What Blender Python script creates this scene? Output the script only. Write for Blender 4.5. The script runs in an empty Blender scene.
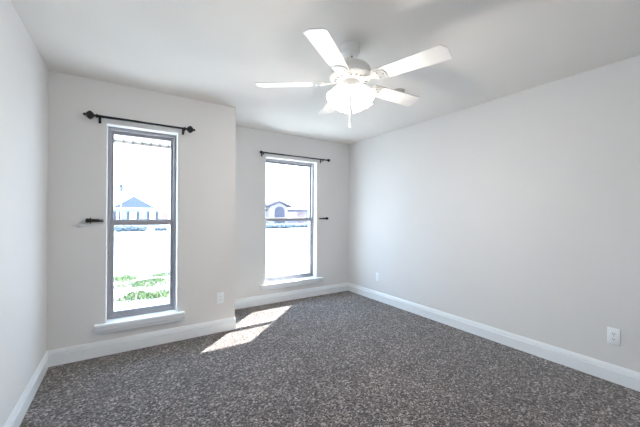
import bpy, bmesh, math, random
from mathutils import Vector, Matrix
random.seed(7)
S = bpy.context.scene
COL = S.collection

# ------------------------------------------------------------------ camera
YAW = math.radians(32.861)                 # the view is turned right of the long wall's direction
ROLL = math.radians(0.318)                # the hand-held tilt of the view
EYE = 1.268
FPX = 301.9
CY = 214.27
cam = bpy.data.cameras.new('camera')
cam.sensor_width = 36.0
cam.lens = FPX / 640.0 * 36.0
cam.shift_y = (CY - 213.5) / 640.0
cam.clip_start = 0.02
cam.clip_end = 500
cam_o = bpy.data.objects.new('camera', cam)
COL.objects.link(cam_o)
cam_o.location = (0, 0, EYE)
cam_o.rotation_euler = (Matrix.Rotation(-YAW, 3, 'Z') @ Matrix.Rotation(math.pi / 2, 3, 'X') @ Matrix.Rotation(ROLL, 3, 'Z')).to_euler()
S.camera = cam_o

# ------------------------------------------------------------------ sky, sun, exposure
SKY_STRENGTH = 6.8
SUN_ENERGY = 19.0
SUN_DIR = Vector((-0.775, -0.72, -1.0))   # the way the sunlight travels
LAMP_WATTS = 6.5
EXPOSURE = 1.07

W = bpy.data.worlds.new('sky')
S.world = W
W.use_nodes = True
nt = W.node_tree
nt.nodes.clear()
out = nt.nodes.new('ShaderNodeOutputWorld')
bg = nt.nodes.new('ShaderNodeBackground')
tc = nt.nodes.new('ShaderNodeTexCoord')
sp = nt.nodes.new('ShaderNodeSeparateXYZ')
cr = nt.nodes.new('ShaderNodeValToRGB')
cr.color_ramp.elements[0].position = 0.0
cr.color_ramp.elements[0].color = (0.74, 0.87, 1.0, 1)
cr.color_ramp.elements[1].position = 0.7
cr.color_ramp.elements[1].color = (0.42, 0.66, 1.0, 1)
nt.links.new(tc.outputs['Generated'], sp.inputs[0])
nt.links.new(sp.outputs['Z'], cr.inputs[0])
nt.links.new(cr.outputs[0], bg.inputs[0])
bg.inputs[1].default_value = SKY_STRENGTH
nt.links.new(bg.outputs[0], out.inputs[0])

sun = bpy.data.lights.new('sun', 'SUN')
sun.energy = SUN_ENERGY
sun.angle = math.radians(0.53)
sun.color = (1.0, 0.95, 0.88)
sun_o = bpy.data.objects.new('sun', sun)
COL.objects.link(sun_o)
sun_o.location = (12, 14, 16)
sun_o.rotation_euler = SUN_DIR.to_track_quat('-Z', 'Y').to_euler()

vs = S.view_settings
vs.view_transform = 'Standard'
vs.look = 'None'
vs.gamma = 1.0
vs.use_curve_mapping = False
vs.exposure = EXPOSURE
S.cycles.use_denoising = True
S.cycles.max_bounces = 14
S.cycles.diffuse_bounces = 10
S.cycles.transparent_max_bounces = 16
S.cycles.sample_clamp_indirect = 8.0
S.cycles.caustics_reflective = False
S.cycles.caustics_refractive = False

# ------------------------------------------------------------------ materials
def mat(name, color, rough=0.6, metal=0.0, spec=0.5, noise=None, bump=None, emit=None):
    """noise=(scale, colour2, lo, hi); bump=(scale, strength, distance)"""
    m = bpy.data.materials.new(name)
    m.use_nodes = True
    t = m.node_tree
    b = t.nodes['Principled BSDF']
    b.inputs['Base Color'].default_value = (*color, 1)
    b.inputs['Roughness'].default_value = rough
    b.inputs['Metallic'].default_value = metal
    b.inputs['Specular IOR Level'].default_value = spec
    co = None
    if noise or bump:
        co = t.nodes.new('ShaderNodeTexCoord')
    if noise:
        n = t.nodes.new('ShaderNodeTexNoise')
        n.inputs['Scale'].default_value = noise[0]
        n.inputs['Detail'].default_value = 4
        r = t.nodes.new('ShaderNodeValToRGB')
        r.color_ramp.elements[0].position = noise[2]
        r.color_ramp.elements[1].position = noise[3]
        r.color_ramp.elements[0].color = (*color, 1)
        r.color_ramp.elements[1].color = (*noise[1], 1)
        t.links.new(co.outputs['Object'], n.inputs['Vector'])
        t.links.new(n.outputs['Fac'], r.inputs[0])
        t.links.new(r.outputs[0], b.inputs['Base Color'])
    if bump:
        n = t.nodes.new('ShaderNodeTexNoise')
        n.inputs['Scale'].default_value = bump[0]
        n.inputs['Detail'].default_value = 3
        u = t.nodes.new('ShaderNodeBump')
        u.inputs['Strength'].default_value = bump[1]
        u.inputs['Distance'].default_value = bump[2]
        t.links.new(co.outputs['Object'], n.inputs['Vector'])
        t.links.new(n.outputs['Fac'], u.inputs['Height'])
        t.links.new(u.outputs[0], b.inputs['Normal'])
    if emit:
        b.inputs['Emission Color'].default_value = (*emit[0], 1)
        b.inputs['Emission Strength'].default_value = emit[1]
    return m

def carpet_mat():
    m = bpy.data.materials.new('speckled_carpet')
    m.use_nodes = True
    t = m.node_tree
    b = t.nodes['Principled BSDF']
    b.inputs['Roughness'].default_value = 0.95
    b.inputs['Specular IOR Level'].default_value = 0.08
    b.inputs['Sheen Weight'].default_value = 0.38
    b.inputs['Sheen Roughness'].default_value = 0.5
    co = t.nodes.new('ShaderNodeTexCoord')
    v = t.nodes.new('ShaderNodeTexVoronoi')          # yarn tufts, each of its own tone
    v.inputs['Scale'].default_value = 104
    n0 = t.nodes.new('ShaderNodeTexNoise')
    n0.inputs['Scale'].default_value = 60
    n0.inputs['Detail'].default_value = 3
    add = t.nodes.new('ShaderNodeMixRGB')
    add.inputs[0].default_value = 0.022
    t.links.new(co.outputs['Object'], add.inputs[1])
    t.links.new(n0.outputs['Color'], add.inputs[2])
    t.links.new(co.outputs['Object'], n0.inputs['Vector'])
    t.links.new(add.outputs[0], v.inputs['Vector'])
    sx = t.nodes.new('ShaderNodeSeparateColor')
    t.links.new(v.outputs['Color'], sx.inputs[0])
    r = t.nodes.new('ShaderNodeValToRGB')
    r.color_ramp.interpolation = 'LINEAR'
    e = r.color_ramp.elements
    e[0].position, e[0].color = 0.0, (0.009, 0.007, 0.0065, 1)
    e[1].position, e[1].color = 1.0, (0.49, 0.445, 0.43, 1)
    x = e.new(0.30); x.color = (0.024, 0.0185, 0.017, 1)
    x = e.new(0.52); x.color = (0.088, 0.071, 0.065, 1)
    x = e.new(0.80); x.color = (0.200, 0.168, 0.157, 1)
    t.links.new(sx.outputs[0], r.inputs[0])
    # soft wear and vacuum drift over metres
    n1 = t.nodes.new('ShaderNodeTexNoise')
    n1.inputs['Scale'].default_value = 3.2
    n1.inputs['Detail'].default_value = 5
    t.links.new(co.outputs['Object'], n1.inputs['Vector'])
    r1 = t.nodes.new('ShaderNodeValToRGB')
    r1.color_ramp.elements[0].position = 0.3
    r1.color_ramp.elements[1].position = 0.75
    r1.color_ramp.elements[0].color = (0.80, 0.80, 0.80, 1)
    r1.color_ramp.elements[1].color = (1.15, 1.14, 1.13, 1)
    t.links.new(n1.outputs['Fac'], r1.inputs[0])
    mu = t.nodes.new('ShaderNodeMixRGB')
    mu.blend_type = 'MULTIPLY'
    mu.inputs[0].default_value = 1
    t.links.new(r.outputs[0], mu.inputs[1])
    t.links.new(r1.outputs[0], mu.inputs[2])
    t.links.new(mu.outputs[0], b.inputs['Base Color'])
    u = t.nodes.new('ShaderNodeBump')
    u.inputs['Strength'].default_value = 0.8
    u.inputs['Distance'].default_value = 0.008
    u.invert = True
    t.links.new(v.outputs['Distance'], u.inputs['Height'])
    t.links.new(u.outputs[0], b.inputs['Normal'])
    return m

def glass_mat():
    m = bpy.data.materials.new('window_glass')
    m.use_nodes = True
    t = m.node_tree
    t.nodes.clear()
    o = t.nodes.new('ShaderNodeOutputMaterial')
    mx = t.nodes.new('ShaderNodeMixShader')
    tr = t.nodes.new('ShaderNodeBsdfTransparent')
    tr.inputs[0].default_value = (0.96, 0.98, 0.985, 1)
    gl = t.nodes.new('ShaderNodeBsdfGlossy')
    gl.inputs['Roughness'].default_value = 0.01
    mx.inputs[0].default_value = 0.05
    t.links.new(tr.outputs[0], mx.inputs[1])
    t.links.new(gl.outputs[0], mx.inputs[2])
    t.links.new(mx.outputs[0], o.inputs[0])
    return m

M = dict(
    wall=mat('painted_wall', (0.71, 0.71, 0.71), 0.75, spec=0.25, noise=(1.5, (0.725, 0.724, 0.724), 0.3, 0.7), bump=(95, 0.10, 0.004)),
    ceil=mat('painted_ceiling', (0.79, 0.765, 0.735), 0.85, spec=0.2, noise=(2, (0.81, 0.785, 0.755), 0.3, 0.7), bump=(70, 0.16, 0.005)),
    trim=mat('white_trim', (0.82, 0.86, 0.89), 0.32, noise=(6, (0.84, 0.875, 0.905), 0.3, 0.7)),
    carpet=carpet_mat(),
    alu=mat('anodised_frame', (0.34, 0.335, 0.36), 0.36, metal=0.35, noise=(9, (0.37, 0.365, 0.385), 0.3, 0.7)),
    seal=mat('window_seal', (0.10, 0.10, 0.105), 0.6, noise=(12, (0.12, 0.12, 0.12), 0.3, 0.7)),
    glass=glass_mat(),
    iron=mat('black_iron', (0.008, 0.009, 0.012), 0.45, spec=0.3, noise=(40, (0.017, 0.019, 0.024), 0.4, 0.75)),
    fanw=mat('white_enamel', (0.82, 0.82, 0.81), 0.30, noise=(8, (0.84, 0.84, 0.83), 0.3, 0.7)),
    blade=mat('white_blade', (0.84, 0.83, 0.81), 0.45, noise=(8, (0.86, 0.85, 0.83), 0.3, 0.7)),
    screw=mat('steel_screw', (0.30, 0.29, 0.28), 0.35, metal=0.9, noise=(60, (0.4, 0.39, 0.38), 0.3, 0.7)),
    chain=mat('chain_metal', (0.62, 0.60, 0.56), 0.35, metal=0.7, noise=(80, (0.7, 0.68, 0.64), 0.3, 0.7)),
    shade=mat('lit_frosted_glass', (0.90, 0.88, 0.84), 0.4, noise=(10, (0.92, 0.90, 0.86), 0.3, 0.7), emit=((1.0, 0.92, 0.82), 1.4)),
    bulb=mat('lit_bulb', (0.95, 0.92, 0.85), 0.3, noise=(10, (0.96, 0.93, 0.87), 0.3, 0.7), emit=((1.0, 0.90, 0.76), 8.0)),
    plate=mat('outlet_plastic', (0.84, 0.88, 0.91), 0.35, noise=(20, (0.86, 0.90, 0.93), 0.3, 0.7)),
    slot=mat('outlet_slot', (0.10, 0.10, 0.11), 0.6, noise=(30, (0.13, 0.13, 0.14), 0.3, 0.7)),
    detector=mat('detector_plastic', (0.42, 0.41, 0.39), 0.5, noise=(20, (0.46, 0.45, 0.43), 0.3, 0.7)),
    brick=mat('outside_brick', (0.45, 0.33, 0.26), 0.85, noise=(14, (0.55, 0.43, 0.35), 0.35, 0.65), bump=(60, 0.3, 0.01)),
    soffit=mat('soffit_paint', (0.62, 0.6, 0.57), 0.6, noise=(5, (0.65, 0.63, 0.6), 0.3, 0.7)),
    clip=mat('eave_clip', (0.085, 0.08, 0.078), 0.8, noise=(12, (0.11, 0.10, 0.10), 0.3, 0.7)),
    shingle_edge=mat('shingle_edge', (0.03, 0.026, 0.022), 0.9, noise=(20, (0.05, 0.045, 0.04), 0.3, 0.7)),
    drip=mat('tan_drip_board', (0.21, 0.18, 0.16), 0.8, noise=(12, (0.25, 0.22, 0.20), 0.3, 0.7)),
    lawn=mat('dry_lawn', (0.56, 0.54, 0.50), 0.95, spec=0.1, noise=(1.6, (0.46, 0.50, 0.44), 0.45, 0.7), bump=(40, 0.5, 0.02)),
    walk=mat('concrete_walk', (0.58, 0.57, 0.55), 0.9, noise=(9, (0.64, 0.63, 0.61), 0.35, 0.7)),
    road=mat('pale_street', (0.40, 0.40, 0.41), 0.9, noise=(6, (0.45, 0.45, 0.46), 0.35, 0.7)),
    weed=mat('weed_leaf', (.075,.105,.034), 0.7, noise=(5, (.15,.175,.07), 0.35, 0.7)),
    hedge=mat('hedge_leaf', (0.035, 0.045, 0.055), 0.8, noise=(6, (0.08, 0.095, 0.11), 0.35, 0.7)),
    roofb=mat('slate_blue_shingles', (0.022, 0.03, 0.046), 0.9, spec=0.1, noise=(5, (0.032, 0.041, 0.058), 0.35, 0.7)),
    roofp=mat('mauve_shingles', (0.04, 0.033, 0.045), 0.9, spec=0.1, noise=(5, (0.055, 0.046, 0.06), 0.35, 0.7)),
    housea=mat('pale_blue_siding', (0.17, 0.175, 0.18), 0.8, noise=(3, (0.19, 0.195, 0.2), 0.35, 0.7)),
    houseb=mat('pale_pink_brick', (0.15, 0.132, 0.15), 0.85, noise=(4, (0.17, 0.15, 0.168), 0.35, 0.7)),
    shutter=mat('navy_shutter', (0.01, 0.014, 0.028), 0.6, noise=(6, (0.016, 0.02, 0.036), 0.35, 0.7)),
    pane=mat('far_window', (0.045, 0.055, 0.075), 0.15, noise=(2, (0.06, 0.07, 0.09), 0.35, 0.7)),
    archm=mat('entry_door', (0.016, 0.015, 0.03), 0.7, noise=(3, (0.022, 0.02, 0.038), 0.35, 0.7)),
    red=mat('red_paint', (0.13, 0.075, 0.085), 0.6, noise=(3, (0.15, 0.09, 0.1), 0.35, 0.7)),
)

# ------------------------------------------------------------------ builders
def tag(o, label=None, cat=None, group=None, kind=None):
    if label: o['label'] = label
    if cat: o['category'] = cat
    if group: o['group'] = group
    if kind: o['kind'] = kind
    return o

def empty(name, loc, label=None, cat=None, group=None, kind=None, rotz=0):
    o = bpy.data.objects.new(name, None)
    o.empty_display_size = 0.1
    COL.objects.link(o)
    o.location = loc
    o.rotation_euler = (0, 0, rotz)
    return tag(o, label, cat, group, kind)

def obj(name, bm, m, parent=None, smooth=False, loc=None, rot=None):
    me = bpy.data.meshes.new(name)
    bmesh.ops.recalc_face_normals(bm, faces=bm.faces)
    bm.to_mesh(me)
    bm.free()
    if smooth:
        for p in me.polygons: p.use_smooth = True
        try: me.set_sharp_from_angle(angle=math.radians(38))
        except Exception: pass
    me.materials.append(m)
    o = bpy.data.objects.new(name, me)
    COL.objects.link(o)
    if parent: o.parent = parent
    if loc is not None: o.location = loc
    if rot is not None: o.rotation_euler = rot
    return o

def box(bm, x0, x1, y0, y1, z0, z1, bev=0.0, seg=2):
    r = bmesh.ops.create_cube(bm, size=1.0)
    vs_ = r['verts']
    for v in vs_:
        v.co = Vector(((x0 + x1) / 2 + v.co.x * (x1 - x0), (y0 + y1) / 2 + v.co.y * (y1 - y0), (z0 + z1) / 2 + v.co.z * (z1 - z0)))
    if bev > 0:
        ed = list({e for v in vs_ for e in v.link_edges})
        bmesh.ops.bevel(bm, geom=ed, offset=bev, segments=seg, profile=0.5, affect='EDGES')
    return bm

def BM(): return bmesh.new()

def lathe(bm, prof, n=32, mx=None):
    """prof: list of (radius, z); closed caps where the radius is 0"""
    rings = []
    for r, z in prof:
        if r < 1e-6:
            rings.append([bm.verts.new((0, 0, z))])
        else:
            rings.append([bm.verts.new((r * math.cos(2 * math.pi * k / n), r * math.sin(2 * math.pi * k / n), z)) for k in range(n)])
    for a, b in zip(rings[:-1], rings[1:]):
        for k in range(n):
            k2 = (k + 1) % n
            if len(a) == 1 and len(b) == 1: continue
            if len(a) == 1: bm.faces.new((a[0], b[k], b[k2]))
            elif len(b) == 1: bm.faces.new((a[k], a[k2], b[0]))
            else: bm.faces.new((a[k], a[k2], b[k2], b[k]))
    if mx is not None:
        bmesh.ops.transform(bm, matrix=mx, verts=[v for r in rings for v in r])
    return bm

def tube(bm, pts, r, n=12):
    pts = [Vector(p) for p in pts]
    rs = r if isinstance(r, (list, tuple)) else [r] * len(pts)
    prev = None
    up = Vector((0, 0, 1))
    for i, p in enumerate(pts):
        d = (pts[min(i + 1, len(pts) - 1)] - pts[max(i - 1, 0)]).normalized()
        a = d.cross(up if abs(d.z) < 0.95 else Vector((1, 0, 0))).normalized()
        b = d.cross(a).normalized()
        ring = [bm.verts.new(p + (a * math.cos(2 * math.pi * k / n) + b * math.sin(2 * math.pi * k / n)) * rs[i]) for k in range(n)]
        if prev:
            for k in range(n):
                bm.faces.new((prev[k], prev[(k + 1) % n], ring[(k + 1) % n], ring[k]))
        else:
            bm.faces.new(ring)
        prev = ring
    bm.faces.new(prev)
    return bm

def prism(bm, poly, y0, y1):
    """poly in x, z; extruded along y"""
    a = [bm.verts.new((x, y0, z)) for x, z in poly]
    b = [bm.verts.new((x, y1, z)) for x, z in poly]
    bm.faces.new(a)
    bm.faces.new(b[::-1])
    n = len(poly)
    for k in range(n):
        bm.faces.new((a[k], a[(k + 1) % n], b[(k + 1) % n], b[k]))
    return bm

def sweep(bm, path, prof):
    """baseboard: path of (x, y), room side on the left of the walk; prof of (out, z)"""
    P = [Vector((x, y)) for x, y in path]
    rows = []
    for i, p in enumerate(P):
        d0 = (P[i] - P[i - 1]).normalized() if i > 0 else (P[1] - P[0]).normalized()
        d1 = (P[i + 1] - P[i]).normalized() if i < len(P) - 1 else d0
        n0 = Vector((-d0.y, d0.x)); n1 = Vector((-d1.y, d1.x))
        m = (n0 + n1).normalized()
        s = 1.0 / max(0.3, m.dot(n0))
        rows.append([bm.verts.new((p.x + m.x * o * s, p.y + m.y * o * s, z)) for o, z in prof])
    k = len(prof)
    for a, b in zip(rows[:-1], rows[1:]):
        for j in range(k):
            bm.faces.new((a[j], a[(j + 1) % k], b[(j + 1) % k], b[j]))
    bm.faces.new(rows[0]); bm.faces.new(rows[-1][::-1])
    return bm

# ------------------------------------------------------------------ the room
H = 2.44
XL, XR, XC = -0.536, 3.141, 1.022         # left wall, right wall, jog corner
YA, YB, YBACK = 3.303, 3.981, -0.60        # left part of the window wall, its recessed part, wall behind the camera
TH = 0.26
WA = dict(x0=-0.136, x1=0.439, z0=0.285, z1=2.067)
WB = dict(x0=1.664, x1=2.510, z0=0.282, z1=2.071)

def window_wall(name, x0, x1, Y, w, label, round_end=False):
    bm = BM()
    xs = [x0, w['x0'], w['x1'], x1]
    zs = [0, w['z0'], w['z1'], H]
    vv = {}
    for j, y in enumerate((Y, Y + TH)):
        for a, x in enumerate(xs):
            for b, z in enumerate(zs):
                vv[a, b, j] = bm.verts.new((x, y, z))
    for a in range(3):
        for b in range(3):
            if a == 1 and b == 1: continue
            for j in (0, 1):
                bm.faces.new((vv[a, b, j], vv[a + 1, b, j], vv[a + 1, b + 1, j], vv[a, b + 1, j]))
    def q(p, r): bm.faces.new((vv[(*p, 0)], vv[(*r, 0)], vv[(*r, 1)], vv[(*p, 1)]))
    for p, r in (((1, 1), (2, 1)), ((2, 1), (2, 2)), ((2, 2), (1, 2)), ((1, 2), (1, 1))): q(p, r)
    for k in range(3):
        q((k, 0), (k + 1, 0)); q((k, 3), (k + 1, 3)); q((0, k), (0, k + 1)); q((3, k), (3, k + 1))
    bm.edges.ensure_lookup_table()
    hole = {vv[1, 1, 0], vv[2, 1, 0], vv[2, 2, 0], vv[1, 2, 0]}
    ed = [e for e in bm.edges if e.verts[0] in hole and e.verts[1] in hole]
    if round_end:
        end = {vv[3, b, 0] for b in range(4)}
        ed += [e for e in bm.edges if e.verts[0] in end and e.verts[1] in end]
    bmesh.ops.bevel(bm, geom=ed, offset=0.012, segments=4, profile=0.5, affect='EDGES')
    o = obj(name, bm, M['wall'], smooth=True)
    return tag(o, label, 'wall', kind='structure')

window_wall('wall_front', XL - 0.13, XC, YA, WA, 'pale grey wall holding the near left window', True)
window_wall('wall_alcove', XC, XR + 0.13, YB, WB, 'pale grey recessed wall holding the far window')
tag(obj('wall_jog', box(BM(), XC - 0.23, XC, YA + TH, YB + TH, 0, H), M['wall']), 'short return wall where the window wall steps back', 'wall', kind='structure')
tag(obj('wall_left', box(BM(), XL - 0.13, XL, YBACK - 0.12, YA, 0, H), M['wall']), 'pale grey left side wall without openings', 'wall', kind='structure')
tag(obj('wall_right', box(BM(), XR, XR + 0.13, YBACK - 0.12, YB, 0, H), M['wall']), 'long blank pale grey wall on the right', 'wall', kind='structure')
tag(obj('wall_back', box(BM(), XL, XR, YBACK - 0.12, YBACK, 0, H), M['wall']), 'pale grey wall behind the viewer', 'wall', kind='structure')

bm = BM()
for (x0, x1, y0, y1) in ((XL - .13, XR + .13, YBACK - .12, YA + TH), (XC - .23, XR + .13, YA + TH, YB + TH)):
    box(bm, x0, x1, y0, y1, H, H + 0.12)
tag(obj('ceiling', bm, M['ceil']), 'flat white lightly textured ceiling', 'ceiling', kind='structure')
bm = BM()
for (x0, x1, y0, y1) in ((XL - .13, XR + .13, YBACK - .12, YA + TH), (XC - .23, XR + .13, YA + TH, YB + TH)):
    box(bm, x0, x1, y0, y1, -0.12, 0.0)
tag(obj('floor', bm, M['carpet']), 'speckled grey brown plush carpet floor', 'floor', kind='structure')

PROF = [(0.0, 0.0), (0.016, 0.0), (0.016, 0.088), (0.005, 0.0905), (0.005, 0.0975), (0.0150, 0.100), (0.0125, 0.110), (0.008, 0.124), (0.004, 0.132), (0.0, 0.132)]
def baseboard(name, path, label):
    o = obj(name, sweep(BM(), path, PROF), M['trim'])
    tag(o, label, 'baseboard', kind='structure')
rr = 0.016
arc = [(XC - rr + rr * math.sin(a), YA + rr - rr * math.cos(a)) for a in [math.radians(d) for d in (90, 67.5, 45, 22.5, 0)]]
baseboard('baseboard_front', [(XC, YB)] + arc + [(XL, YA)], 'white moulded baseboard under the near left window, wrapping the wall corner')
baseboard('baseboard_alcove', [(XR, YB), (XC, YB)], 'white moulded baseboard under the far window')
baseboard('baseboard_right', [(XR, YBACK), (XR, YB)], 'long white moulded baseboard along the right wall')
baseboard('baseboard_left', [(XL, YA), (XL, YBACK)], 'white moulded baseboard along the left wall')
baseboard('baseboard_back', [(XL, YBACK), (XR, YBACK)], 'white moulded baseboard behind the viewer')

# ------------------------------------------------------------------ windows
def frame_ring(bm, x0, x1, z0, z1, y0, y1, w, wb=None, wt=None):
    wb = wb or w; wt = wt or w
    box(bm, x0, x0 + w, y0, y1, z0, z1, 0.002, 1)
    box(bm, x1 - w, x1, y0, y1, z0, z1, 0.002, 1)
    box(bm, x0 + w, x1 - w, y0, y1, z0, z0 + wb, 0.002, 1)
    box(bm, x0 + w, x1 - w, y0, y1, z1 - wt, z1, 0.002, 1)
    return bm

def window(name, w, Y, zmid, label, nose):
    x0, x1, z0, z1 = w['x0'], w['x1'], w['z0'], w['z1']
    root = empty(name, ((x0 + x1) / 2, Y, z0), label, 'window', kind='structure')
    cx, cz = (x0 + x1) / 2, z0
    def part(n, bm, m, parent, smooth=False):
        bmesh.ops.translate(bm, verts=bm.verts, vec=(-cx, -Y, -cz))
        return obj(n, bm, m, parent, smooth)
    def sub(n, bm, m, parent): 
        bmesh.ops.translate(bm, verts=bm.verts, vec=(-cx, -Y, -cz))
        return obj(n, bm, m, parent)
    yf = Y + 0.095                                 # room face of the frame
    part('window_frame', frame_ring(BM(), x0, x1, z0, z1, yf, yf + 0.085, 0.026, 0.030, 0.026), M['alu'], root)
    f = 0.026
    # upper sash sits outside, lower sash inside
    us = part('upper_sash', frame_ring(BM(), x0 + f, x1 - f, zmid - 0.026, z1 - f, yf + 0.048, yf + 0.074, 0.020, 0.046, 0.030), M['alu'], root)
    sub('glass_pane', box(BM(), x0 + f + .018, x1 - f - .018, yf + 0.058, yf + 0.062, zmid + .010, z1 - f - .018), M['glass'], us)
    ls = part('lower_sash', frame_ring(BM(), x0 + f, x1 - f, z0 + 0.030, zmid + 0.012, yf + 0.012, yf + 0.040, 0.026, 0.034, 0.046), M['alu'], root)
    sub('glass_pane', box(BM(), x0 + f + .024, x1 - f - .024, yf + 0.024, yf + 0.028, z0 + .058, zmid - .030), M['glass'], ls)
    sub('sash_lock', box(BM(), cx - .03, cx + .03, yf + 0.000, yf + 0.012, zmid - .006, zmid + .012, .003), M['alu'], ls)
    # interior sill with nosing, ears and a moulded apron
    bm = BM()
    box(bm, x0 + 0.001, x1 - 0.001, Y - 0.001, yf, z0 - 0.020, z0 + 0.002)
    part('sill', bm, M['trim'], root)
    nx0, nx1 = nose
    bm = BM()
    box(bm, nx0, nx1, Y - 0.046, Y, z0 - 0.030, z0 + 0.002, 0.008, 3)
    part('sill_nosing', bm, M['trim'], root, True)
    bm = BM()
    pr = [(Y, z0 - 0.030), (Y - 0.041, z0 - 0.030), (Y - 0.040, z0 - 0.050), (Y - 0.034, z0 - 0.060), (Y - 0.030, z0 - 0.070), (Y - 0.029, z0 - 0.080), (Y, z0 - 0.082)]
    a = [bm.verts.new((nx0 + .005, y, z)) for y, z in pr]
    b = [bm.verts.new((nx1 - .005, y, z)) for y, z in pr]
    bm.faces.new(a); bm.faces.new(b[::-1])
    for k in range(len(pr)):
        bm.faces.new((a[k], a[(k + 1) % len(pr)], b[(k + 1) % len(pr)], b[k]))
    part('apron', bm, M['trim'], root)
    return root

window('window_1', WA, YA, 1.189, 'narrow grey framed sash window in the near left wall', (-0.222, 0.509))
window('window_2', WB, YB, 1.196, 'wider grey framed sash window in the recessed wall', (1.573, 2.621))

# ------------------------------------------------------------------ eave outside the windows
bm = BM()
EY, EZ = 4.40, 2.127
box(bm, -1.6, XC - 0.23, YA + TH, EY - 0.02, EZ + 0.03, EZ + 0.06)
box(bm, XC - 0.23, 4.4, YB + TH, EY - 0.02, EZ + 0.03, EZ + 0.06)
box(bm, -1.6, 4.4, EY - 0.02, EY, EZ + 0.022, EZ + 0.16)
tag(obj('trim_1', bm, M['soffit']), 'pale soffit and fascia board of the eave above the windows', 'eave', kind='structure')
tag(obj('trim_3', box(BM(), -1.6, 4.4, EY - 0.0205, EY + .012, EZ - 0.012, EZ + 0.022), M['drip']), 'tan drip board along the eave edge', 'eave board', kind='structure')
bm = BM()
x = -1.596
while x < 4.35:
    box(bm, x, x + 0.018, EY - 0.036, EY - 0.0205, EZ - 0.012, EZ + 0.034)
    x += 0.098
tag(obj('trim_2', bm, M['clip']), 'row of small dark clips along the eave edge', 'eave clips', kind='structure')
bm = BM()
prism(bm, [(-1.6, 0), (4.4, 0), (4.4, 0.02), (-1.6, 0.02)], 0, 1)
for v in bm.verts:
    y, z = v.co.y, v.co.z
    v.co.z = z + EZ + 0.165 + (1 - y) * 3.2
    v.co.y = -1.2 + y * (EY + 0.03 + 1.2)
tag(obj('roof', bm, M['shingle_edge']), 'sloping shingle roof over the room', 'roof', kind='structure')

# ------------------------------------------------------------------ ground outside
GZ = -0.28
tag(obj('ground_lawn', box(BM(), -60, 90, YB + TH + 0.01, 120, GZ - 0.1, GZ), M['lawn']), 'sun bleached front lawn outside the windows', 'lawn', kind='structure')
tag(obj('ground_side', box(BM(), -60, XC - 0.235, YA + TH + .001, YB + TH + 0.009, GZ - 0.1, GZ), M['lawn']), 'strip of bleached ground right outside the near window', 'ground', kind='structure')
tag(obj('ground_path', box(BM(), -60, 90, 4.7, 5.75, GZ, GZ + 0.015), M['walk']), 'pale concrete walk close to the house', 'path', kind='structure')
tag(obj('ground_street', box(BM(), -60, 90, 10.2, 24.0, GZ, GZ + 0.02), M['road']), 'wide pale street across from the house', 'street', kind='structure')

def ray(px, py, Y):
    F = Vector((math.sin(YAW), math.cos(YAW), 0)); R = Vector((math.cos(YAW), -math.sin(YAW), 0))
    c, n = math.cos(ROLL), math.sin(ROLL)
    u, w = c * (px - 320) + n * (py - CY), -n * (px - 320) + c * (py - CY)
    d = R * u / FPX + F - Vector((0, 0, 1)) * w / FPX
    return Vector((0, 0, EYE)) + d * (Y / d.y)

# weeds in the lawn: countless leaves, one object
def weeds(name, spots, label, dens):
    bm = BM()
    for (cx, cy, rx, ry, h) in spots:
        for i in range(int(dens * rx * ry)):
            a = random.uniform(0, 2 * math.pi); q = math.sqrt(random.random())
            x = cx + math.cos(a) * q * rx; y = cy + math.sin(a) * q * ry
            hh = h * random.uniform(0.4, 1.0) * (1.15 - q * 0.6)
            an = random.uniform(0, math.pi * 2); w = random.uniform(0.008, 0.022)
            dx, dy = math.cos(an) * w, math.sin(an) * w
            lx, ly = random.uniform(-1, 1) * hh * 0.6, random.uniform(-1, 1) * hh * 0.6
            v = [bm.verts.new((x - dx, y - dy, GZ)), bm.verts.new((x + dx, y + dy, GZ)),
                 bm.verts.new((x + lx * .5 + dx * 1.3, y + ly * .5 + dy * 1.3, GZ + hh * .6)), bm.verts.new((x + lx, y + ly, GZ + hh)),
                 bm.verts.new((x + lx * .5 - dx * 1.3, y + ly * .5 - dy * 1.3, GZ + hh * .6))]
            bm.faces.new(v)
    tag(obj(name, bm, M['weed']), label, 'weeds', kind='stuff')
sp_ = []
for i in range(12):
    sp_.append((random.uniform(-0.1, 1.35), random.uniform(6.25, 6.85), random.uniform(.12, .26), random.uniform(.10, .19), random.uniform(.09, .20)))
for i in range(17):
    sp_.append((random.uniform(-0.1, 1.75), random.uniform(7.4, 8.7), random.uniform(.12, .32), random.uniform(.12, .32), random.uniform(.05, .10)))
weeds('lawn_weeds', sp_, 'patchy green weeds growing in the lawn seen through the near left window', 1500)
sp_ = []
for i in range(16):
    sp_.append((random.uniform(3.0, 5.6), random.uniform(7.2, 9.2), random.uniform(.15, .35), random.uniform(.06, .13), random.uniform(.03, .06)))
weeds('lawn_weeds', sp_, 'sparse low weeds in the lawn seen through the far window', 500)

# ------------------------------------------------------------------ houses across the street
def house_part(name, bm, m, root, smooth=False):
    bmesh.ops.translate(bm, verts=bm.verts, vec=(-root.location.x, -root.location.y, -root.location.z))
    return obj(name, bm, m, root, smooth)

def hip(bm, x0, x1, y0, y1, z, h, ridge):
    """hip roof with a ridge of the given length along x"""
    cx, cy = (x0 + x1) / 2, (y0 + y1) / 2
    b = [bm.verts.new(p) for p in ((x0, y0, z), (x1, y0, z), (x1, y1, z), (x0, y1, z))]
    r = [bm.verts.new((cx - ridge / 2, cy, z + h)), bm.verts.new((cx + ridge / 2, cy, z + h))]
    bm.faces.new((b[0], b[1], r[1], r[0])); bm.faces.new((b[1], b[2], r[1]))
    bm.faces.new((b[2], b[3], r[0], r[1])); bm.faces.new((b[3], b[0], r[0])); bm.faces.new(b[::-1])
    return bm

D = 45.0
def X(px): return ray(px, 217, D).x
def Z(px, py): return ray(px, py, D).z
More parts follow.
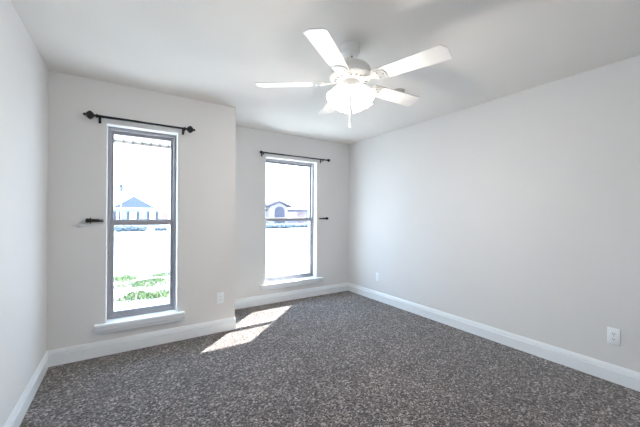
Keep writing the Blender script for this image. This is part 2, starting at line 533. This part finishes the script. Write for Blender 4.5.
# house seen through the near window
hx0, hx1 = X(104), X(168)
ha = empty('house', ((hx0 + hx1) / 2, D, GZ), 'blue grey house with hipped roof and dark shutters across the street', 'house')
ze = Z(134, 209.5)
house_part('house_wall', box(BM(), hx0, hx1, D, D + 9, GZ, ze), M['housea'], ha)
bm = BM()
prism(bm, [(hx0 - .5, ze), (hx1 + .5, ze), (hx1 + .5, ze + .22), (hx0 - .5, ze + .22)], D - .6, D + 9.6)
house_part('eave_board', bm, M['trim'], ha)
house_part('roof', hip(BM(), X(112), X(155.5), D - .7, D + 6, ze + .2, Z(134, 195.5) - ze - .2, .2), M['roofb'], ha)
for a, b in ((113.5, 121.5), (127, 139), (147, 158)):
    fr = house_part('window', box(BM(), X(a), X(b), D - .08, D, Z(a, 219.8), Z(a, 211.8)), M['trim'], ha)
    house_part('pane', box(BM(), X(a + 2.6), X(b - 2.6), D - .10, D - .08, Z(a, 219.2), Z(a, 212.6)), M['pane'], fr)
    for c, d in ((a, a + 2.8), (b - 2.8, b)):
        house_part('shutter', box(BM(), X(c), X(d), D - .14, D - .08, Z(a, 219.8), Z(a, 211.8)), M['shutter'], ha)
house_part('garage_door', box(BM(), X(162.5), X(167.6), D - .08, D, GZ, Z(165, 213)), M['red'], ha)

# house seen through the far window
gx0, gx1 = X(261), X(312)
hb = empty('house', (X(279.5), D, GZ), 'mauve gabled house with dark arched entry across the street', 'house')
zw = Z(300, 211.2)
house_part('house_wall', box(BM(), gx0, gx1, D, D + 8, GZ, zw), M['houseb'], hb)
bm = BM()
def X2(px): return ray(px, 217, D - 1.8).x
def Z2(px, py): return ray(px, py, D - 1.8).z
px0, px1 = X2(270.2), X2(287.6)
za, zp = Z2(280, 207.2), Z2(280, 201.8)
prism(bm, [(px0, GZ), (px1, GZ), (px1, za), ((px0 + px1) / 2, zp), (px0, za)], D - 1.8, D)
house_part('gable_front', bm, M['houseb'], hb)
bm = BM()
e0, e1, zt = X2(267.2), X2(290.5), Z2(280, 200.6)
zl = Z2(280, 207.6)
pm = (e0 + e1) / 2
prism(bm, [(e0, zl), (pm, zt - .3), (e1, zl), (e1, zl + .3), (pm, zt), (e0, zl + .3)], D - 2.2, D + 3)
house_part('gable_roof', bm, M['roofp'], hb)
bm = BM()
prism(bm, [(gx0 - .6, 0), (gx1 + .6, 0), (gx1 + .6, .28), (gx0 - .6, .28)], D - .8, D + 8.6)
bmesh.ops.translate(bm, verts=bm.verts, vec=(0, 0, zw))
house_part('roof_edge', bm, M['roofp'], hb)
a0, a1 = X2(274.8), X2(284.4)
zs_, r_ = Z2(280, 211.0), (X2(284.4) - X2(274.8)) / 2
pts = [(a0, GZ), (a1, GZ)] + [((a0 + a1) / 2 + r_ * math.cos(t), zs_ + r_ * .85 * math.sin(t)) for t in [math.pi * k / 12 for k in range(13)]]
house_part('arched_entry', prism(BM(), pts, D - 1.9, D - 1.8), M['archm'], hb)
for a, b in ((288.6, 296.2), (265.5, 269.0)):
    w_ = house_part('window', box(BM(), X(a), X(b), D - .08, D, Z(a, 219), Z(a, 212.3)), M['trim'], hb)
    house_part('pane', box(BM(), X(a + .6), X(b - .6), D - .10, D - .08, Z(a, 218.5), Z(a, 212.8)), M['pane'], w_)
house_part('garage_door', box(BM(), X(298.5), X(303.5), D - .08, D, GZ, Z(300, 213)), M['red'], hb)

# hedges at the foot of the houses: foliage lumps with leaf-scale bumps
def hedge(px0, px1, Y, h, label):
    a, b = ray(px0, 215, Y), ray(px1, 215, Y)
    o = empty('hedge', ((a.x + b.x) / 2, Y, GZ), label, 'hedge')
    bm = BM()
    n = max(4, int((b.x - a.x) / .5))
    for i in range(n):
        t = (i + .5) / n
        q = bmesh.ops.create_icosphere(bm, subdivisions=3, radius=1.0)
        c = Vector((a.x + (b.x - a.x) * t - o.location.x, random.uniform(-.1, .1), h * .5))
        s = Vector(((b.x - a.x) / n * .75, .5, h * random.uniform(.46, .56)))
        for v in q['verts']:
            k = 1 + random.uniform(-.14, .14)
            v.co = Vector((v.co.x * s.x * k + c.x, v.co.y * s.y * k + c.y, max(0, v.co.z * s.z * k + c.z)))
    obj('foliage', bm, M['hedge'], o)
    for i in range(n):
        t = (i + .5) / n
        obj('stem', tube(BM(), [(a.x + (b.x - a.x) * t - o.location.x, 0, 0), (a.x + (b.x - a.x) * t - o.location.x, 0, h * .4)], .04, 6), M['shingle_edge'], o)
hedge(115, 146, 30, .55, 'long low dark hedge below the blue grey house')
hedge(155, 167, 30, .38, 'short low hedge right of the long hedge, below the blue grey house')
hedge(266, 308, 30, .50, 'low hedge in front of the mauve gabled house')

# yard lamp post standing in front of the blue grey house
LY = 32.0
p = ray(121.2, 200, LY)
lp = empty('lamp_post', (p.x, LY, GZ), 'pale yard lamp post with a dark capped lantern before the blue grey house', 'lamp post')
zt = ray(121.2, 191.5, LY).z - lp.location.z
obj('post', tube(BM(), [(0, 0, 0), (0, 0, .5), (0, 0, zt)], [.04, .022, .018], 10), M['trim'], lp)
obj('lantern', lathe(BM(), [(0, zt), (.12, zt), (.17, zt + .42), (0, zt + .42)], 6), M['pane'], lp)
obj('lantern_cap', lathe(BM(), [(0, zt + .42), (.20, zt + .42), (.09, zt + .60), (.03, zt + .68), (0, zt + .72)], 6), M['iron'], lp)

# ------------------------------------------------------------------ curtain rods
FIN_ORNATE = [(0, 0), (.010, 0), (.010, .010), (.018, .014), (.018, .020), (.010, .024), (.010, .034), (.017, .038), (.031, .052), (.036, .062), (.034, .072),
              (.020, .088), (.010, .094), (.013, .100), (.008, .110), (0, .114)]
FIN_BALL = [(0, 0), (.009, 0), (.009, .008), (.014, .012), (.009, .018), (.015, .024), (.021, .034), (.023, .044), (.020, .055), (.011, .063), (0, .066)]
def bracket_bm(drop, off):
    """cup at the origin, arm to a wall plate at y = +off"""
    bm = BM()
    box(bm, -.010, .010, off - .005, off, -drop, .012, .002, 1)
    tube(bm, [(0, off - .004, -drop * .35), (0, off * .5, -drop * .35), (0, .004, -.018), (0, 0, -.008)], .0055, 8)
    tube(bm, [(-.008, 0, 0), (.008, 0, 0)], .0125, 14)
    lathe(bm, [(0, 0), (.004, 0), (.004, .012), (.006, .014), (0, .016)], 8, Matrix.Translation((0, 0, -.034)))
    return bm
def curtain_rod(x0, x1, z, Y, off, fin, br, label, rad):
    y = Y - off
    root = empty('curtain_rod', ((x0 + x1) / 2, y, z), label, 'curtain rod', 'black curtain rods over the windows')
    L = (x1 - x0) / 2
    fl = fin[-1][1]
    obj('rod', tube(BM(), [(-L + fl, 0, 0), (-L + fl + .3, 0, 0), (-L + fl + .32, 0, 0), (L - fl, 0, 0)], [rad, rad, rad * .88, rad * .88], 14), M['iron'], root, True)
    for s in (-1, 1):
        obj('finial', lathe(BM(), fin, 24, Matrix.Translation((s * (L - fl), 0, 0)) @ Matrix.Rotation(s * math.pi / 2, 4, 'Y')), M['iron'], root, True)
    for b in br:
        obj('bracket', bracket_bm(.045, off), M['iron'], root, True, loc=(b - (x0 + x1) / 2, 0, 0))
curtain_rod(-0.304, 0.591, 2.105, YA, .075, FIN_ORNATE, (-.190, .486), 'black curtain rod with faceted bulb finials above the near left window', .0108)
curtain_rod(1.540, 2.704, 2.114, YB, .075, FIN_BALL, (1.598, 2.573), 'thin black curtain rod with small ball ends above the far window', .0105)

# curtain holdbacks: wall rosette, arm and end knob
def holdback(xw, xk, z, Y, label, ornate):
    root = empty('curtain_holdback', (xw, Y, z), label, 'holdback', 'black curtain holdbacks beside the windows')
    s = 1 if xk > xw else -1
    d = abs(xk - xw)
    obj('wall_mount', lathe(BM(), [(0, 0), (.013, 0), (.013, .004), (.008, .010), (.006, .016), (0, .016)], 20, Matrix.Rotation(math.pi / 2, 4, 'X')), M['iron'], root, True)
    e = d * .62
    obj('arm', tube(BM(), [(0, -.010, 0), (0, -.040, .001), (s * .008, -.056, .002), (s * .030, -.062, .003), (s * e, -.064, .003)], [.009, .009, .0105, .0125, .014], 14), M['iron'], root, True)
    k = 1.0 if ornate else .9
    fin = [(0, 0), (.012, 0), (.014, .004), (.026, .007), (.026, .013), (.016, .017), (.017, .022), (.020, .030), (.019, .038), (.012, .044), (0, .046)]
    obj('knob', lathe(BM(), [(r * k, q * k) for r, q in fin], 20, Matrix.Translation((s * e, -.064, .003)) @ Matrix.Rotation(s * math.pi / 2, 4, 'Y')), M['iron'], root, True)
holdback(-.170, -.279, 1.200, YA, 'black knob ended curtain holdback left of the near window', True)
holdback(2.569, 2.690, 1.200, YB, 'black curtain holdback right of the far window', False)

# ------------------------------------------------------------------ electrical outlets (plate faces -y before turning)
def outlet(loc, rotz, label, kind):
    root = empty('electrical_outlet', loc, label, 'outlet', 'white wall outlets', rotz=rotz)
    bm = BM()
    box(bm, -.0375, .0375, -.007, 0, -.060, .060, .003, 3)
    obj('cover_plate', bm, M['plate'], root, True)
    if kind == 'duplex':
        for zc in (.020, -.020):
            bm = BM()
            pts = [(.0165 * math.cos(t), zc + max(-.0125, min(.0125, .0165 * math.sin(t)))) for t in [2 * math.pi * k / 28 for k in range(28)]]
            prism(bm, pts, -.0095, -.006)
            rec = obj('receptacle', bm, M['plate'], root)
            for sx in (-.00625, .00625):
                obj('slot', box(BM(), sx - .0016, sx + .0016, -.0099, -.0090, zc - .003, zc + .006), M['slot'], rec)
            obj('slot', lathe(BM(), [(0, 0), (.0030, 0), (.0030, .001), (0, .001)], 10, Matrix.Translation((0, -.0089, zc - .008)) @ Matrix.Rotation(math.pi / 2, 4, 'X')), M['slot'], rec)
        obj('screw', lathe(BM(), [(0, 0), (.003, 0), (.002, .0015), (0, .002)], 10, Matrix.Translation((0, -.007, 0)) @ Matrix.Rotation(math.pi / 2, 4, 'X')), M['screw'], root)
    else:
        rec = obj('receptacle', box(BM(), -.0165, .0165, -.0092, -.006, -.034, .034, .001, 1), M['plate'], root)
        for zc in (.017, -.017):
            for sx in (-.00625, .00625):
                obj('slot', box(BM(), sx - .0014, sx + .0014, -.0096, -.0088, zc - .003, zc + .006), M['slot'], rec)
        for zc in (.048, -.048):
            obj('screw', lathe(BM(), [(0, 0), (.003, 0), (.002, .0015), (0, .002)], 10, Matrix.Translation((0, -.007, zc)) @ Matrix.Rotation(math.pi / 2, 4, 'X')), M['plate'], root)
outlet((0.864, YA, 0.364), 0, 'white outlet on the near window wall close to the wall corner', 'decora')
outlet((XR, 3.276, 0.348), -math.pi / 2, 'small distant white outlet on the right wall near the far corner', 'decora')
outlet((XR, 0.716, 0.350), -math.pi / 2, 'large near white duplex outlet on the right wall', 'duplex')

# ------------------------------------------------------------------ ceiling fan
FX, FY = 1.3136, 1.652
fan = empty('ceiling_fan', (FX, FY, H), 'white five blade ceiling fan with lit glass shades', 'ceiling fan')
obj('canopy', lathe(BM(), [(0, 0), (.066, 0), (.067, -.010), (.066, -.046), (.060, -.058), (.046, -.064), (.018, -.066), (0, -.066)], 40), M['fanw'], fan, True)
obj('downrod', lathe(BM(), [(0, -.064), (.017, -.064), (.017, -.104), (.030, -.108), (.034, -.130), (0, -.130)], 24), M['fanw'], fan, True)
for k in range(3):
    a = 2 * math.pi * k / 3 + .4 + math.radians(232)
    obj('screw', lathe(BM(), [(0, 0), (.006, 0), (.006, .006), (0, .008)], 8, Matrix.Translation((.016 * math.cos(a), .016 * math.sin(a), -.084)) @ Matrix.Rotation(a, 4, 'Z') @ Matrix.Rotation(math.pi / 2, 4, 'Y')), M['screw'], fan)
obj('motor_housing', lathe(BM(), [(0, -.126), (.040, -.127), (.088, -.133), (.118, -.146), (.134, -.163), (.138, -.182), (.138, -.205), (.128, -.214), (0, -.214)], 56), M['fanw'], fan, True)
# ribbed ring under the motor with its vents
bm = BM()
lathe(bm, [(0, -.208), (.134, -.208), (.142, -.214), (.142, -.226), (.132, -.234), (.110, -.244), (.072, -.252), (0, -.252)], 56)
for k in range(48):
    a = 2 * math.pi * k / 48
    q = bmesh.ops.create_icosphere(bm, subdivisions=1, radius=.0085)
    for v in q['verts']:
        v.co = v.co + Vector((.143 * math.cos(a), .143 * math.sin(a), -.220))
ring = obj('motor_ring', bm, M['fanw'], fan, True)
for k in range(20):
    a = 2 * math.pi * k / 20
    bm = BM()
    q = bmesh.ops.create_cube(bm, size=1)
    bmesh.ops.transform(bm, matrix=Matrix.Rotation(a, 4, 'Z') @ Matrix.Translation((.100, 0, -.2468)) @ Matrix.Rotation(math.radians(14), 4, 'Y') @ Matrix.Diagonal((.034, .010, .004, 1)), verts=q['verts'])
    obj('vent_slot', bm, M['screw'], ring)
# blades
ZB = 2.182 - H
PH = math.radians(287.44)
def blade_bm():
    bm = BM()
    o_ = [(.185, -.050), (.215, -.056), (.632, -.071), (.659, -.030), (.659, .058), (.649, .071), (.215, .056), (.185, .050)]
    lo = [bm.verts.new((x, y, -.003)) for x, y in o_]
    hi = [bm.verts.new((x, y, .003)) for x, y in o_]
    bm.faces.new(lo[::-1]); bm.faces.new(hi)
    for k in range(len(o_)):
        k2 = (k + 1) % len(o_)
        bm.faces.new((lo[k], lo[k2], hi[k2], hi[k]))
    return bm
def iron_bm():
    bm = BM()
    o_ = [(.105, -.016), (.150, -.014), (.180, -.022), (.205, -.042), (.245, -.044), (.262, -.030), (.272, 0), (.262, .030), (.245, .044), (.205, .042), (.180, .022), (.150, .014), (.105, .016)]
    def zz(x): return -.0035 if x > .19 else -.0035 + (.19 - x) * .12
    lo = [bm.verts.new((x, y, zz(x) - .006)) for x, y in o_]
    hi = [bm.verts.new((x, y, zz(x))) for x, y in o_]
    bm.faces.new(lo[::-1]); bm.faces.new(hi)
    for k in range(len(o_)):
        k2 = (k + 1) % len(o_)
        bm.faces.new((lo[k], lo[k2], hi[k2], hi[k]))
    return bm
blade0 = obj('blade', blade_bm(), M['blade'], fan)
iron0 = obj('blade_iron', iron_bm(), M['fanw'], blade0)
scr = []
for x_, y_ in ((.220, -.026), (.220, .026), (.252, 0)):
    scr.append(obj('screw', lathe(BM(), [(0, 0), (.005, 0), (.004, -.003), (0, -.004)], 8, Matrix.Translation((x_, y_, -.0095))), M['screw'], blade0))
for k in range(5):
    if k == 0: b = blade0
    else:
        b = blade0.copy(); COL.objects.link(b); b.parent = fan
        for ch in [iron0] + scr:
            c = ch.copy(); COL.objects.link(c); c.parent = b
    mx = Matrix.Translation((0, 0, ZB)) @ Matrix.Rotation(PH - k * math.radians(72), 4, 'Z') @ Matrix.Rotation(math.radians(-11), 4, 'X')
    b.matrix_local = mx
# light kit
obj('switch_housing', lathe(BM(), [(0, -.250), (.060, -.250), (.066, -.258), (.066, -.292), (.056, -.306), (.034, -.316), (0, -.318)], 40), M['fanw'], fan, True)
A0 = math.radians(231.8)
SH = [(.018, .0), (.026, -.004), (.030, -.014), (.044, -.034), (.060, -.062), (.068, -.090), (.070, -.112), (.076, -.128),
      (.074, -.128), (.067, -.112), (.065, -.090), (.057, -.062), (.041, -.036), (.026, -.018), (.018, -.006)]
TILT = math.radians(34)
for k in range(4):
    a = A0 + math.pi / 4 + k * math.pi / 2
    mx = Matrix.Rotation(a, 4, 'Z') @ Matrix.Translation((.054, 0, -.300)) @ Matrix.Rotation(-TILT, 4, 'Y')
    bm = BM()
    lathe(bm, SH + [SH[0]], 32)
    for v in bm.verts:                           # scalloped rim
        if v.co.z < -.10:
            an = math.atan2(v.co.y, v.co.x)
            v.co.z += .003 * math.cos(8 * an) * min(1, (-.10 - v.co.z) / .028)
    sh = obj('lamp_shade', bm, M['shade'], fan, True)
    sh.matrix_local = mx
    obj('lamp_socket', lathe(BM(), [(0, .014), (.016, .014), (.021, .004), (.021, -.012), (0, -.012)], 20), M['fanw'], sh, True)
    obj('bulb', lathe(BM(), [(0, -.012), (.012, -.014), (.013, -.030), (.022, -.048), (.027, -.064), (.024, -.080), (.013, -.090), (0, -.093)], 20), M['bulb'], sh, True)
    l = bpy.data.lights.new('lamp_light', 'POINT')
    l.energy = LAMP_WATTS
    l.color = (1.0, 0.92, 0.84)
    l.shadow_soft_size = 0.03
    lo = bpy.data.objects.new('lamp_light', l)
    COL.objects.link(lo); lo.parent = sh; lo.location = (0, 0, -.135)
# pull chains hang from the switch housing, towards the viewer
def chain(ax, ay, z0, z1, knob):
    bm = BM()
    z = z0
    while z > z1:
        q = bmesh.ops.create_icosphere(bm, subdivisions=1, radius=.0028)
        for v in q['verts']: v.co = v.co + Vector((ax, ay, z))
        z -= .0062
    tube(bm, [(ax, ay, z0), (ax, ay, z1)], .0011, 6)
    c = obj('pull_chain', bm, M['chain'], fan, True)
    obj('chain_pull', lathe(BM(), knob, 14, Matrix.Translation((ax, ay, z1))), M['fanw'], c, True)
KN = [(0, .003), (.003, .002), (.004, -.004), (.0065, -.014), (.0075, -.022), (.005, -.028), (0, -.030)]
ca, sa = math.cos(A0), math.sin(A0)
chain(.068 * ca - .006 * -sa, .068 * sa - .006 * ca, -.285, -.560, KN)
chain(.068 * ca + .026 * -sa, .068 * sa + .026 * ca, -.285, -.440, KN)

# ------------------------------------------------------------------ smoke detector beyond the fan
sd = empty('smoke_detector', (2.168, 2.004, H), 'small round grey smoke detector on the ceiling behind a fan blade', 'smoke detector')
obj('base', lathe(BM(), [(0, 0), (.060, 0), (.060, -.010), (0, -.010)], 32), M['detector'], sd, True)
obj('cover', lathe(BM(), [(0, -.010), (.056, -.010), (.055, -.022), (.046, -.032), (.020, -.036), (0, -.036)], 32), M['detector'], sd, True)
